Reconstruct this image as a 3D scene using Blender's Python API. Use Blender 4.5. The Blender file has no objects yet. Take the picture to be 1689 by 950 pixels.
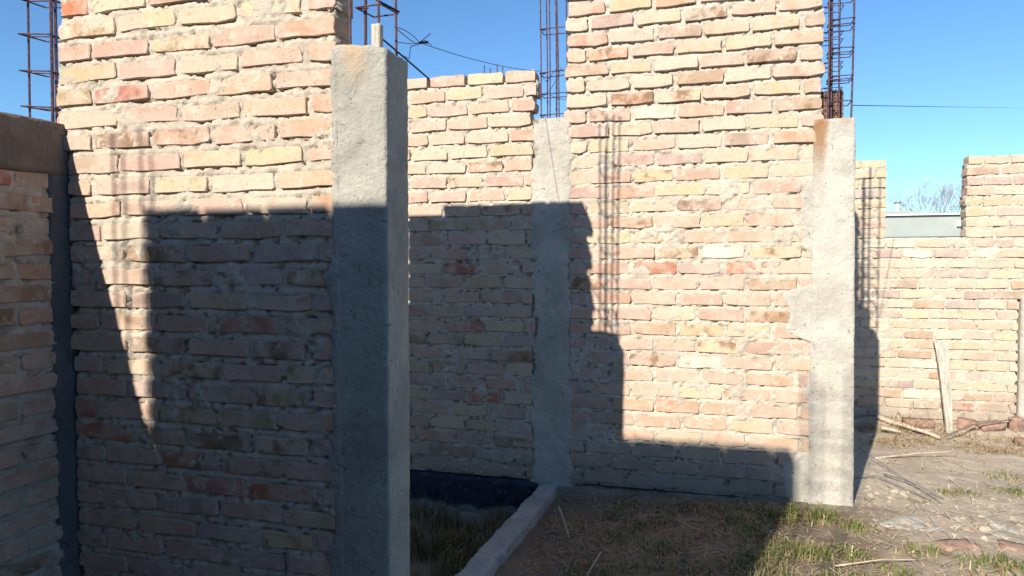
import bpy, bmesh, math, random
import numpy as np
from mathutils import Vector, Matrix
random.seed(7)
RNG = np.random.RandomState(11)
sc = bpy.context.scene
col = sc.collection

# ------------------------------------------------------------------ camera, sky, sun, exposure
cam_d = bpy.data.cameras.new('camera'); cam = bpy.data.objects.new('camera', cam_d); col.objects.link(cam)
EYE = 1.2907
R_ = Vector((0.9641, 0.2654, -0.0039)).normalized()
F_ = Vector((-0.2651, 0.9633, -0.0426)).normalized()
U_ = R_.cross(F_).normalized()
cam.matrix_world = Matrix(((R_.x, U_.x, -F_.x, 0), (R_.y, U_.y, -F_.y, 0), (R_.z, U_.z, -F_.z, EYE), (0, 0, 0, 1)))
cam_d.sensor_width = 36; cam_d.lens = 36 * 1128.98 / 1689
cam_d.clip_start = 0.02; cam_d.clip_end = 2000
sc.camera = cam

LX, LY, LZ = 0.29, 1.0, -0.635                      # the way the sunlight travels
world = bpy.data.worlds.new('World'); sc.world = world; world.use_nodes = True
wn = world.node_tree.nodes; wl = world.node_tree.links
bg = wn['Background']; sky = wn.new('ShaderNodeTexSky'); sky.sky_type = 'NISHITA'
sky.sun_disc = False
sky.sun_elevation = math.atan2(-LZ, math.hypot(LX, LY))
sky.sun_rotation = math.atan2(-LX, -LY)
sky.altitude = 700; sky.air_density = 1.0; sky.dust_density = 0.2; sky.ozone_density = 2.2
tint = wn.new('ShaderNodeMix'); tint.data_type = 'RGBA'; tint.blend_type = 'MULTIPLY'; tint.inputs[0].default_value = 1
tint.inputs[7].default_value = (.72, 1.03, 1.25, 1); wl.new(sky.outputs[0], tint.inputs[6]); wl.new(tint.outputs[2], bg.inputs[0]); bg.inputs[1].default_value = 0.082
sun_d = bpy.data.lights.new('sun', 'SUN'); sun = bpy.data.objects.new('sun', sun_d); col.objects.link(sun)
sun_d.energy = 5.0; sun_d.angle = math.radians(0.53); sun_d.color = (1.0, 0.915, 0.80)
sun.rotation_euler = Vector((LX, LY, LZ)).to_track_quat('-Z', 'Y').to_euler()
sc.view_settings.view_transform = 'Standard'; sc.view_settings.look = 'None'
sc.view_settings.gamma = 1; sc.view_settings.exposure = 0.80

# ------------------------------------------------------------------ noise
_tab = RNG.rand(256, 256)
def vnoise(x, y):
    xi = np.floor(x).astype(int); yi = np.floor(y).astype(int); fx = x - xi; fy = y - yi
    fx = fx * fx * (3 - 2 * fx); fy = fy * fy * (3 - 2 * fy)
    a = _tab[xi % 256, yi % 256]; b = _tab[(xi + 1) % 256, yi % 256]
    c = _tab[xi % 256, (yi + 1) % 256]; d = _tab[(xi + 1) % 256, (yi + 1) % 256]
    return (a + (b - a) * fx) * (1 - fy) + (c + (d - c) * fx) * fy
def fbm(x, y, s, o=4, seed=0):
    x = np.asarray(x, float) * s + seed * 17.3; y = np.asarray(y, float) * s + seed * 9.1
    r = 0; a = .5; t = 0
    for i in range(o):
        r = r + a * vnoise(x + i * 31.7, y + i * 12.9); t += a; a *= .55; x = x * 2.03; y = y * 2.03
    return r / t * 2 - 1                            # about -1..1
def f1(x, y, s, o=3, seed=0): return float(fbm(np.array([x]), np.array([y]), s, o, seed)[0])
def sstep(a, b, x):
    t = np.clip((x - a) / (b - a), 0, 1); return t * t * (3 - 2 * t)

# ------------------------------------------------------------------ materials
class NT:
    def __init__(s, name):
        s.m = bpy.data.materials.new(name); s.m.use_nodes = True; s.t = s.m.node_tree; s.n = s.t.nodes; s.l = s.t.links
        s.b = s.n['Principled BSDF']; s.b.inputs['Roughness'].default_value = .9
        s.b.inputs['Specular IOR Level'].default_value = .25
        s.geo = s.n.new('ShaderNodeNewGeometry'); s.P = s.geo.outputs['Position']
    def put(s, sock, v):
        if hasattr(v, 'is_linked') or isinstance(v, bpy.types.NodeSocket): s.l.new(v, sock)
        elif isinstance(v, (tuple, list)) and len(v) == 3 and sock.type == 'RGBA': sock.default_value = (*v, 1)
        else: sock.default_value = v
    def math(s, op, a, b=0.0, clamp=False):
        n = s.n.new('ShaderNodeMath'); n.operation = op; n.use_clamp = clamp
        s.put(n.inputs[0], a); s.put(n.inputs[1], b); return n.outputs[0]
    def noise(s, scale, detail=4, rough=.55, w=None, vec=None, dist=0):
        n = s.n.new('ShaderNodeTexNoise')
        if w is not None: n.noise_dimensions = '4D'; s.put(n.inputs['W'], w)
        s.put(n.inputs['Vector'], vec if vec is not None else s.P)
        n.inputs['Scale'].default_value = scale; n.inputs['Detail'].default_value = detail
        n.inputs['Roughness'].default_value = rough; n.inputs['Distortion'].default_value = dist
        return n.outputs['Fac']
    def step(s, v, a, b, lo=0., hi=1.):
        n = s.n.new('ShaderNodeMapRange'); n.interpolation_type = 'SMOOTHSTEP'
        s.put(n.inputs['Value'], v)
        for k, x in (('From Min', a), ('From Max', b), ('To Min', lo), ('To Max', hi)): s.put(n.inputs[k], x)
        return n.outputs['Result']
    def mix(s, f, a, b, mode='MIX'):
        n = s.n.new('ShaderNodeMix'); n.data_type = 'RGBA'; n.blend_type = mode
        s.put(n.inputs[0], f); s.put(n.inputs[6], a); s.put(n.inputs[7], b); return n.outputs[2]
    def color(s, c): s.put(s.b.inputs['Base Color'], c)
    def bump(s, h, dist, strength=1.0, chain=None):
        n = s.n.new('ShaderNodeBump'); n.inputs['Strength'].default_value = strength; n.inputs['Distance'].default_value = dist
        s.put(n.inputs['Height'], h)
        if chain is not None: s.put(n.inputs['Normal'], chain)
        s.put(s.b.inputs['Normal'], n.outputs[0]); return n.outputs[0]
    def vscale(s, v):
        n = s.n.new('ShaderNodeMapping'); s.put(n.inputs[0], s.P); n.inputs['Scale'].default_value = v; return n.outputs[0]

MORTAR_C = (.50, .44, .355)
def dusty(k, a):
    sp = k.n.new('ShaderNodeSeparateXYZ'); k.put(sp.inputs[0], k.P)
    z = k.math('ADD', sp.outputs[2], k.math('MULTIPLY', k.math('SUBTRACT', k.noise(6, 5, .65), .5), .45))
    return k.mix(k.step(z, .26, .02, 0, .75), a, (.27, .23, .18))
def mat_brick(name='fired_clay_brick'):
    k = NT(name); oi = k.n.new('ShaderNodeObjectInfo')
    c = oi.outputs['Color']; al = oi.outputs['Alpha']; w = k.math('MULTIPLY', oi.outputs['Random'], 37.0)
    n1 = k.noise(9, 3, .6, w); n2 = k.noise(34, 4, .6, w); n3 = k.noise(170, 3, .6)
    light = k.mix(.75, c, (.51, .39, .305)); dark = k.mix(1., c, (.82, .70, .66), 'MULTIPLY')
    a = k.mix(k.step(n1, .40, .62), c, light)
    a = k.mix(k.step(n2, .50, .75, 0, .7), a, dark)
    a = k.mix(k.step(k.noise(90, 2, .5, w), .64, .70, 0, .55), a, (.16, .10, .07))
    a = k.mix(k.step(n3, .50, .72, 0, .35), a, k.mix(1., a, (.66, .58, .54), 'MULTIPLY'))
    # scorched patches where the object's alpha is below one
    burn = k.math('MULTIPLY', k.math('SUBTRACT', 1.0, al), k.step(k.noise(14, 3, .6, w), .46, .66))
    a = k.mix(burn, a, (.20, .115, .06))
    # thin smears of mortar left on the faces
    a = dusty(k, a)
    sm = k.step(k.noise(21, 6, .62, dist=.4), .57, .68, 0, .75)
    a = k.mix(sm, a, MORTAR_C)
    k.color(a)
    b1 = k.bump(n2, .004, .7); k.bump(n3, .0015, .8, b1)
    return k.m
def mat_mortar(name='rough_mortar', c=MORTAR_C):
    k = NT(name); n1 = k.noise(7, 4); n2 = k.noise(60, 5, .7); n3 = k.noise(260, 3, .7)
    a = k.mix(k.step(n1, .35, .65), c, tuple(x * .80 for x in c))
    a = k.mix(k.step(n2, .5, .72, 0, .5), a, tuple(x * .55 for x in c))
    a = k.mix(k.step(n2, .5, .3, 0, .35), a, tuple(min(.8, x * 1.25) for x in c)); k.color(dusty(k, a))
    b = k.bump(n2, .007, 1.0); k.bump(n3, .002, .9, b); return k.m
def mat_concrete(name, c=(.42, .40, .35), rust=None):
    k = NT(name); n1 = k.noise(5, 5, .6, dist=.5); n2 = k.noise(28, 5, .65); n3 = k.noise(210, 3, .6)
    a = k.mix(k.step(n1, .35, .68), c, tuple(x * .72 for x in c))
    a = k.mix(k.step(n2, .5, .75, 0, .45), a, (c[0] * 1.2, c[1] * 1.2, c[2] * 1.15))
    vs = k.vscale((60, 60, 22)); pit = k.noise(1.0, 3, .5, vec=vs, dist=.6)
    a = k.mix(k.step(pit, .68, .73, 0, .8), a, tuple(x * .32 for x in c))
    nb = k.noise(2.2, 3, .5); a = k.mix(k.step(nb, .45, .6, 0, .35), a, tuple(x * .78 for x in c))
    a = k.mix(k.step(n3, .55, .75, 0, .3), a, tuple(x * .6 for x in c))
    p2 = k.noise(1.0, 2, .5, vec=k.vscale((22, 22, 34)), dist=1.2); a = k.mix(k.step(p2, .70, .725, 0, .8), a, tuple(x * .3 for x in c))
    for (x0, wx, z1, z0, amt, cc) in (rust or ()):
        sp = k.n.new('ShaderNodeSeparateXYZ'); k.put(sp.inputs[0], k.P)
        wob = k.math('MULTIPLY', k.math('SUBTRACT', k.noise(14, 3), .5), wx * 1.2)
        dx = k.math('ABSOLUTE', k.math('SUBTRACT', k.math('ADD', sp.outputs[0], wob), x0))
        m = k.math('MULTIPLY', k.step(dx, wx, wx * .15), k.step(sp.outputs[2], z0, z1))
        a = k.mix(k.math('MULTIPLY', m, amt), a, cc)
    k.color(a); b = k.bump(n2, .012, .7); b = k.bump(k.noise(70, 5, .7), .005, .8, b); b = k.bump(pit, -.006, .6, b); k.bump(n3, .0018, .8, b); return k.m
def mat_metal(name, c=(.075, .045, .06)):
    k = NT(name); n = k.noise(55, 4, .7); k.color(k.mix(k.step(n, .4, .65), c, (.15, .075, .065)))
    k.b.inputs['Metallic'].default_value = .25; k.b.inputs['Roughness'].default_value = .7
    k.bump(k.noise(300, 2), .001, .8); return k.m
def mat_plain(name, c, var=.25, scale=20, rough=.85, bump=.002):
    k = NT(name); n = k.noise(scale, 4, .6)
    k.color(k.mix(k.step(n, .35, .68), c, tuple(x * (1 - var) for x in c))); k.b.inputs['Roughness'].default_value = rough
    k.bump(k.noise(scale * 5, 3), bump, .7); return k.m
def mat_ground():
    k = NT('dry_soil'); n1 = k.noise(1.7, 4); n2 = k.noise(9, 5, .65); n3 = k.noise(45, 4, .7); n4 = k.noise(190, 3)
    a = k.mix(k.step(n1, .35, .65), (.43, .36, .27), (.33, .27, .20))
    a = k.mix(k.step(n2, .50, .70, 0, .8), a, (.50, .44, .34))
    a = k.mix(k.step(n3, .55, .7, 0, .45), a, (.20, .155, .105))
    a = k.mix(k.step(n4, .58, .72, 0, .5), a, (.44, .39, .31))
    # soil colour darkened inside the room, up to the walls and the concrete strip
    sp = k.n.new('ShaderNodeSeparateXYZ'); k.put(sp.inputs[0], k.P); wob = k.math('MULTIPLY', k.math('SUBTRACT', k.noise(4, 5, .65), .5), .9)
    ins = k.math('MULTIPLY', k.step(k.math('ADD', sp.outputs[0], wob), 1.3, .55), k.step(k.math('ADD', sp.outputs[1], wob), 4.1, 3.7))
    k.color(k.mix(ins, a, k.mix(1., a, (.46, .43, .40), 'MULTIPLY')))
    b = k.bump(n3, .012, .8); k.bump(n4, .004, .9, b); return k.m
def mat_leafy(name, c1, c2):
    k = NT(name); k.color(k.mix(k.step(k.noise(13, 3), .38, .62), c1, c2))
    k.b.inputs['Roughness'].default_value = .7; return k.m
def mat_wood(name, c):
    k = NT(name); v = k.vscale((40, 40, 4)); n = k.noise(1.5, 5, .7, vec=v, dist=.6)
    k.color(k.mix(k.step(n, .35, .7), c, tuple(x * .55 for x in c))); k.bump(n, .003, .7); return k.m
def mat_tar():
    k = NT('bitumen_paint'); n = k.noise(11, 6, .7, dist=.8); sp = k.n.new('ShaderNodeSeparateXYZ'); k.put(sp.inputs[0], k.P)
    low = k.step(k.math('ADD', sp.outputs[2], k.math('MULTIPLY', k.math('SUBTRACT', k.noise(6, 4), .5), .14)), -.17, -.20)
    a = k.mix(k.step(n, .45, .7), (.014, .018, .034), (.035, .042, .06)); a = k.mix(k.step(k.noise(40, 5, .7), .58, .68, 0, .6), a, (.16, .15, .14))
    k.color(k.mix(low, a, (.20, .195, .18))); k.b.inputs['Roughness'].default_value = .65; k.bump(k.noise(60, 4, .7), .005, .8); return k.m
M = dict(brick=mat_brick(), mortar=mat_mortar(), mortar_pale=mat_mortar('sandy_mortar', (.52, .46, .375)),
         conc=mat_concrete('weathered_concrete', (.37, .36, .315), [(-1.06, .07, 1.96, 1.80, .55, (.42, .27, .13))]),
         conc_c=mat_concrete('smooth_concrete', (.47, .445, .38)),
         conc_f=mat_concrete('rust_streaked_concrete', (.50, .475, .41), [(.583, .05, 2.0, 1.60, 1.0, (.26, .14, .07)), (.60, .03, 2.0, 1.7, .5, (.30, .15, .06)), (.71, .05, 2.0, 1.95, .5, (.33, .2, .09))]),
         conc_d=mat_concrete('grey_beam_concrete', (.23, .19, .16)), conc_k=mat_concrete('shade_dark_concrete', (.135, .135, .14)),  # conc_k: corner shade put into the left post's base colour
         beam=mat_concrete('dusty_beam_concrete', (.36, .35, .32)), iron=mat_metal('rusty_iron'), iron2=mat_metal('dark_iron', (.045, .035, .065)),
         wire=mat_plain('black_wire', (.02, .02, .025), .2, 40, .6), ground=mat_ground(),
         tar=mat_tar(),
         green=mat_leafy('green_grass', (.10, .14, .035), (.17, .18, .06)), dry=mat_leafy('dry_grass', (.33, .25, .13), (.22, .15, .075)),
         pitgrass=mat_leafy('withered_grass', (.12, .11, .04), (.17, .11, .055)),
         straw=mat_leafy('straw', (.50, .43, .30), (.36, .28, .18)), wood=mat_wood('grey_wood', (.46, .42, .35)),
         stick=mat_wood('pale_stick', (.48, .40, .30)), clay=mat_plain('ribbed_clay', (.20, .12, .09), .4, 40, .9),
         bark2=mat_plain('haze_pale_twigs', (.36, .38, .42), .2, 10), fascia=mat_plain('pale_green_paint', (.30, .335, .31), .08, 3, .6), white=mat_plain('white_paint', (.74, .74, .72), .08, 4, .7),
         twig=mat_plain('grey_bark', (.16, .15, .15), .3, 10), dark=mat_plain('plain_dark', (.05, .055, .05), .2, 5),
         rubble=mat_plain('red_rubble', (.34, .22, .165), .4, 25, .95, .006), stone=mat_plain('field_stone', (.33, .285, .225), .35, 30, .95))

# ------------------------------------------------------------------ mesh helpers
def link(o, parent=None):
    col.objects.link(o)
    if parent is not None: o.parent = parent
    return o
def mesh_obj(name, V, Fc, mat, parent=None, smooth=False):
    me = bpy.data.meshes.new(name)
    me.from_pydata([tuple(v) for v in V], [], [tuple(f) for f in Fc]) if not isinstance(V, np.ndarray) else fast(me, V, Fc)
    me.materials.append(mat)
    if smooth: me.polygons.foreach_set('use_smooth', [True] * len(me.polygons))
    me.update(); return link(bpy.data.objects.new(name, me), parent)
def fast(me, V, Q):
    Q = np.asarray(Q, np.int32); k = Q.shape[1]
    me.vertices.add(len(V)); me.vertices.foreach_set('co', V.astype(np.float32).ravel())
    me.loops.add(Q.size); me.loops.foreach_set('vertex_index', Q.ravel())
    me.polygons.add(len(Q)); me.polygons.foreach_set('loop_start', np.arange(0, Q.size, k, dtype=np.int32))
    me.polygons.foreach_set('loop_total', np.full(len(Q), k, np.int32)); me.update(calc_edges=True); me.validate()
def tag(o, label=None, cat=None, group=None, kind=None):
    if label: o['label'] = label
    if cat: o['category'] = cat
    if group: o['group'] = group
    if kind: o['kind'] = kind
    return o
def thing(name, label, cat, loc=(0, 0, 0), group=None):
    o = bpy.data.objects.new(name, None); o.empty_display_size = .1; o.location = loc; col.objects.link(o)
    return tag(o, label, cat, group)
def rel(o, parent):                                # keep world placement under an unrotated parent
    o.location = Vector(o.location) - Vector(parent.location); return o
class MB:
    def __init__(s): s.v = []; s.f = []
    def add(s, V, Fc):
        k = len(s.v); s.v += [tuple(p) for p in V]; s.f += [tuple(i + k for i in f) for f in Fc]
    def box(s, x0, x1, y0, y1, z0, z1, jit=0):
        r = lambda: random.uniform(-jit, jit)
        V = [(x + r(), y + r(), z + r()) for z in (z0, z1) for x, y in ((x0, y0), (x1, y0), (x1, y1), (x0, y1))]
        s.add(V, [(0, 3, 2, 1), (4, 5, 6, 7), (0, 1, 5, 4), (1, 2, 6, 5), (2, 3, 7, 6), (3, 0, 4, 7)])
    def tube(s, pts, r, n=6, r2=None):
        pts = [Vector(p) for p in pts]; k = len(s.v); N = len(pts); r2 = r if r2 is None else r2
        for i, p in enumerate(pts):
            d = (pts[min(i + 1, N - 1)] - pts[max(i - 1, 0)]).normalized()
            a = d.orthogonal().normalized() if i == 0 else (a - d * a.dot(d)).normalized()
            b = d.cross(a); rr = r + (r2 - r) * i / max(1, N - 1)
            for j in range(n):
                t = 2 * math.pi * j / n; s.v.append(tuple(p + (a * math.cos(t) + b * math.sin(t)) * rr))
        for i in range(N - 1):
            for j in range(n):
                s.f.append((k + i * n + j, k + i * n + (j + 1) % n, k + (i + 1) * n + (j + 1) % n, k + (i + 1) * n + j))
        s.f.append(tuple(k + j for j in reversed(range(n)))); s.f.append(tuple(k + (N - 1) * n + j for j in range(n)))
    def obj(s, name, mat, parent=None, smooth=False):
        o = mesh_obj(name, s.v, s.f, mat, parent, smooth)
        if parent is not None and parent.type == 'EMPTY':
            for v in o.data.vertices: v.co -= parent.location
        return o
def rough_box(x0, x1, y0, y1, z0, z1, step=.02, r=.008, amp=.003, seed=0, shear=None):
    """closed box, corners rounded, faces uneven"""
    bm = bmesh.new(); c = Vector(((x0 + x1) / 2, (y0 + y1) / 2, (z0 + z1) / 2)); hx = (Vector((x1, y1, z1)) - Vector((x0, y0, z0))) / 2
    V = {}; 
    def vert(p):
        key = (round(p[0], 5), round(p[1], 5), round(p[2], 5))
        if key not in V: V[key] = bm.verts.new(p)
        return V[key]
    n = [max(1, int(round(2 * h / step))) for h in hx]
    for ax in range(3):
        a, b = [i for i in range(3) if i != ax]
        for sgn in (-1, 1):
            for i in range(n[a]):
                for j in range(n[b]):
                    q = []
                    for (di, dj) in ((0, 0), (1, 0), (1, 1), (0, 1)):
                        p = [0, 0, 0]; p[ax] = c[ax] + sgn * hx[ax]
                        p[a] = c[a] - hx[a] + 2 * hx[a] * (i + di) / n[a]; p[b] = c[b] - hx[b] + 2 * hx[b] * (j + dj) / n[b]
                        q.append(vert(p))
                    if (sgn > 0) == (ax == 1): q.reverse()
                    bm.faces.new(q)
    vs = list(bm.verts); A = np.array([v.co[:] for v in vs])
    lo = np.array(c - hx) + r; hi = np.array(c + hx) - r; cl = np.clip(A, lo, hi); d = A - cl
    L = np.linalg.norm(d, axis=1, keepdims=True); L[L == 0] = 1; dn = d / L
    A = cl + dn * r
    nz = fbm(A[:, 0] + A[:, 1] * .7, A[:, 2] + A[:, 1] * .5, 14, 4, seed) + .5 * fbm(A[:, 0] - A[:, 1], A[:, 2], 55, 2, seed + 3)
    A = A + dn * (amp * nz)[:, None]
    if shear: A = shear(A)
    for v, p in zip(vs, A): v.co = p
    bm.normal_update(); return bm
def bm_obj(name, bm, mat, parent=None, smooth=True):
    me = bpy.data.meshes.new(name); bm.to_mesh(me); bm.free(); me.materials.append(mat)
    if smooth: me.polygons.foreach_set('use_smooth', [True] * len(me.polygons))
    o = link(bpy.data.objects.new(name, me), parent)
    if parent is not None and parent.type == 'EMPTY':
        for v in me.vertices: v.co -= parent.location
    return o
def field(name, O, ang, us, zs, dfun, mat, parent=None, keep=None, thick=0.0):
    """an uneven skin over a vertical plane through O; u runs along the wall, outward is -y turned by ang"""
    ux = np.array([math.cos(ang), math.sin(ang)]); nx = np.array([math.sin(ang), -math.cos(ang)])
    Ug, Zg = np.meshgrid(us, zs); D = dfun(Ug, Zg)
    X = O[0] + ux[0] * Ug + nx[0] * D; Y = O[1] + ux[1] * Ug + nx[1] * D
    P = np.stack([X, Y, Zg], -1).reshape(-1, 3)
    nu = len(us); nz = len(zs); I = np.arange(nu * nz).reshape(nz, nu)
    uc = (Ug[:-1, :-1] + Ug[1:, 1:]) / 2; zc = (Zg[:-1, :-1] + Zg[1:, 1:]) / 2
    mk = np.ones_like(uc, bool) if keep is None else keep(uc, zc)
    Q = np.stack([I[:-1, :-1], I[:-1, 1:], I[1:, 1:], I[1:, :-1]], -1)[mk]
    faces = [Q]
    if thick:
        B = np.stack([O[0] + ux[0] * Ug - nx[0] * thick, O[1] + ux[1] * Ug - nx[1] * thick, Zg], -1).reshape(-1, 3)
        k = len(P); P = np.vstack([P, B]); faces.append(Q[:, ::-1] + k)
        mp = np.zeros((mk.shape[0] + 2, mk.shape[1] + 2), bool); mp[1:-1, 1:-1] = mk
        L = mk & ~mp[1:-1, :-2]; Rr = mk & ~mp[1:-1, 2:]; T = mk & ~mp[2:, 1:-1]
        Iu = np.stack([I[:-1, :-1], I[:-1, 1:], I[1:, 1:], I[1:, :-1]], -1)
        a = Iu[L]; faces.append(np.stack([a[:, 0], a[:, 3], a[:, 3] + k, a[:, 0] + k], -1))
        a = Iu[Rr]; faces.append(np.stack([a[:, 1], a[:, 1] + k, a[:, 2] + k, a[:, 2]], -1))
        a = Iu[T]; faces.append(np.stack([a[:, 3], a[:, 2], a[:, 2] + k, a[:, 3] + k], -1))
    Fq = np.vstack(faces); used = np.unique(Fq); mp2 = -np.ones(len(P), int); mp2[used] = np.arange(len(used))
    P = P[used]; Fq = mp2[Fq]
    if parent is not None and parent.type == 'EMPTY': P = P - np.array(parent.location)
    return mesh_obj(name, P, Fq, mat, parent, smooth=True)

# ------------------------------------------------------------------ bricks
_T = dict(p=(.56, .345, .26), h=(.60, .41, .29), c=(.62, .53, .38), y=(.62, .51, .30), t=(.41, .29, .185), r=(.47, .165, .095),
            o=(.55, .285, .165), b=(.27, .155, .09), m=(.42, .30, .27), l=(.38, .32, .16), w=(.70, .66, .54), g=(.43, .37, .32))
def _soft(c, m=(.59, .45, .355), k=.30): return tuple((a + (b - a) * k) * .80 for a, b in zip(c, m))
TONE = {k: _soft(v, k=.12 if k in 'rw' else .34) for k, v in _T.items()}
def brick_mesh(seed, l=.225, h=.060, d=.11):
    r = random.Random(seed); j = lambda a: r.uniform(-a, a); c = r.uniform(.002, .007)
    top = [(-l / 2 + c, h / 2), (-l / 6, h / 2), (l / 6, h / 2), (l / 2 - c, h / 2)]
    out = [(l / 2 - c, -h / 2), (l / 2 - .001, 0), ] 
    ring = [(-l / 2 + c * .5, -h / 2), (-l / 6, -h / 2), (l / 6, -h / 2), (l / 2 - c * .5, -h / 2), (l / 2, -h * .3), (l / 2, h * .25),
            (l / 2 - c, h / 2), (l / 8, h / 2), (-l / 6, h / 2), (-l / 2 + c, h / 2), (-l / 2, h * .22), (-l / 2, -h * .28)]
    ring = [(x + j(.0045), z + j(.0036)) for x, z in ring]; n = len(ring)
    for _ in range(2):
        if r.random() < .5: i = r.randrange(n); q = r.uniform(.82, .93); ring[i] = (ring[i][0] * (.97 if abs(ring[i][0]) > l * .4 else 1), ring[i][1] * q)
    V = []; F = []
    for s_, y in ((.0, 0), (1., .0026)):
        for x, z in ring:
            k = 1 - .0024 / (l / 2) * (1 - s_); kz = 1 - .0021 / (h / 2) * (1 - s_)
            V.append((x * k, y + (j(.0007) if s_ == 0 else j(.0012)), z * kz))
    for x, z in ring: V.append((x, d, z))
    V.append((j(.03), j(.0006) - .0004, j(.006))); ctr = len(V) - 1
    for i in range(n):
        k = (i + 1) % n
        F.append((ctr, i, k)); F.append((i, n + i, n + k, k)); F.append((n + i, 2 * n + i, 2 * n + k, n + k))
    F.append(tuple(2 * n + i for i in reversed(range(n))))
    me = bpy.data.meshes.new('brick'); me.from_pydata(V, [], F); me.materials.append(M['brick'])
    bm = bmesh.new(); bm.from_mesh(me); bmesh.ops.recalc_face_normals(bm, faces=bm.faces); bm.to_mesh(me); bm.free(); me.update()
    return me
BR_FULL = [brick_mesh(i) for i in range(16)]
BR_HALF = [brick_mesh(100 + i, .11) for i in range(10)]
def place_brick(parent, O, ang, u0, u1, zb, h, cls, push=0., d=.11, jit=1., name='brick'):
    l = u1 - u0
    if l < .025: return None
    half = l < .15
    me = random.choice(BR_HALF if half else BR_FULL)
    o = bpy.data.objects.new(name, me); uc = (u0 + u1) / 2; ux, uy = math.cos(ang), math.sin(ang); nx, ny = math.sin(ang), -math.cos(ang)
    pz = zb + h / 2; o.location = (O[0] + ux * uc + nx * push, O[1] + uy * uc + ny * push, pz)
    o.rotation_euler = (random.gauss(0, .012) * jit, random.gauss(0, .007) * jit, ang + random.gauss(0, .012) * jit)
    o.scale = (l / (.11 if half else .225), d / .11, h / .060)
    low = cls.lower(); c = TONE[low]; v = random.uniform(.88, 1.08); tint = random.uniform(-.016, .016)
    o.color = (min(.8, c[0] * v + tint), c[1] * v, max(.03, c[2] * v - tint), 0.15 if cls.isupper() else (.8 if random.random() < .16 else 1.0))
    link(o, parent); o.location = Vector(o.location) - Vector(parent.location); return o
def mortar_fun(rows_z, pitch, hb, seed, deep=None, base=-.005):
    zs = np.array(sorted(rows_z))
    def f(u, z):
        zz = z + .0025 * fbm(u, z * 0, 3, 2, seed)
        i = np.clip(np.searchsorted(zs, zz, side='right') - 1, 0, len(zs) - 1)
        t = np.clip((zz - zs[i]), 0, pitch)
        prof = np.where(t > hb, .0025 - .0085 * sstep(hb + .009, pitch, t), -.0005)
        n = fbm(u, z, 16, 4, seed); s = fbm(u, z, 5, 3, seed + 5); m = fbm(u, z, 70, 2, seed + 8)
        D = base + prof + .0052 * n + .0034 * m + .0065 * sstep(.20, .62, s + .55 * n)
        D = D - .014 * sstep(.30, .48, fbm(u, z, 48, 2, seed + 12))
        if deep is not None: D = D - deep(u, z)
        return D
    return f
# ------------------------------------------------------------------ courses: (height of the bed, joints along the wall, colour of each brick)
ROWS_NEAR = [
(2.1683,[-2.099,-1.845,-1.598,-1.351],"rctcp"),
(2.088,[-1.977,-1.727,-1.482,-1.234],"Cyyyp"),
(2.0076,[-2.094,-1.838,-1.588,-1.339],"ppYho"),
(1.9273,[-1.975,-1.725,-1.483,-1.233],"ypcht"),
(1.847,[-2.094,-1.84,-1.588,-1.353],"lrphh"),
(1.7666,[-1.978,-1.722,-1.476,-1.218],"hpcho"),
(1.6863,[-2.098,-1.845,-1.592,-1.345],"hBPph"),
(1.606,[-1.983,-1.722,-1.477,-1.235],"tpyyp"),
(1.5257,[-2.104,-1.851,-1.608,-1.349],"hhych"),
(1.4453,[-1.973,-1.729,-1.472,-1.229],"hhpco"),
(1.365,[-2.072,-1.822,-1.574,-1.327],"pchph"),
(1.2847,[-1.965,-1.709,-1.452,-1.2],"hBpgp"),
(1.2043,[-2.097,-1.843,-1.595,-1.33],"phTmL"),
(1.124,[-1.96,-1.713,-1.458,-1.221],"hmypg"),
(1.0437,[-2.089,-1.848,-1.594,-1.343],"phprL"),
(0.9634,[-1.968,-1.723,-1.464,-1.242],"hTpBp"),
(0.883,[-2.076,-1.827,-1.579,-1.339],"pyYpY"),
(0.8027,[-1.976,-1.72,-1.453,-1.236],"pmtLp"),
(0.7224,[-2.115,-1.84,-1.605,-1.354],"rpLlp"),
(0.642,[-1.947,-1.727,-1.457,-1.241],"rtBYm"),
(0.5617,[-2.079,-1.84,-1.592,-1.344],"mpRPp"),
(0.4814,[-1.982,-1.739,-1.492,-1.24],"ptrrp"),
(0.4011,[-2.104,-1.858,-1.601,-1.347],"ppmpy"),
(0.3207,[-1.953,-1.693,-1.441,-1.231],"ppmYm"),
(0.2404,[-2.091,-1.837,-1.578,-1.339],"mppmp"),
(0.1601,[-1.993,-1.736,-1.483,-1.241],"pmppt"),
]
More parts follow.
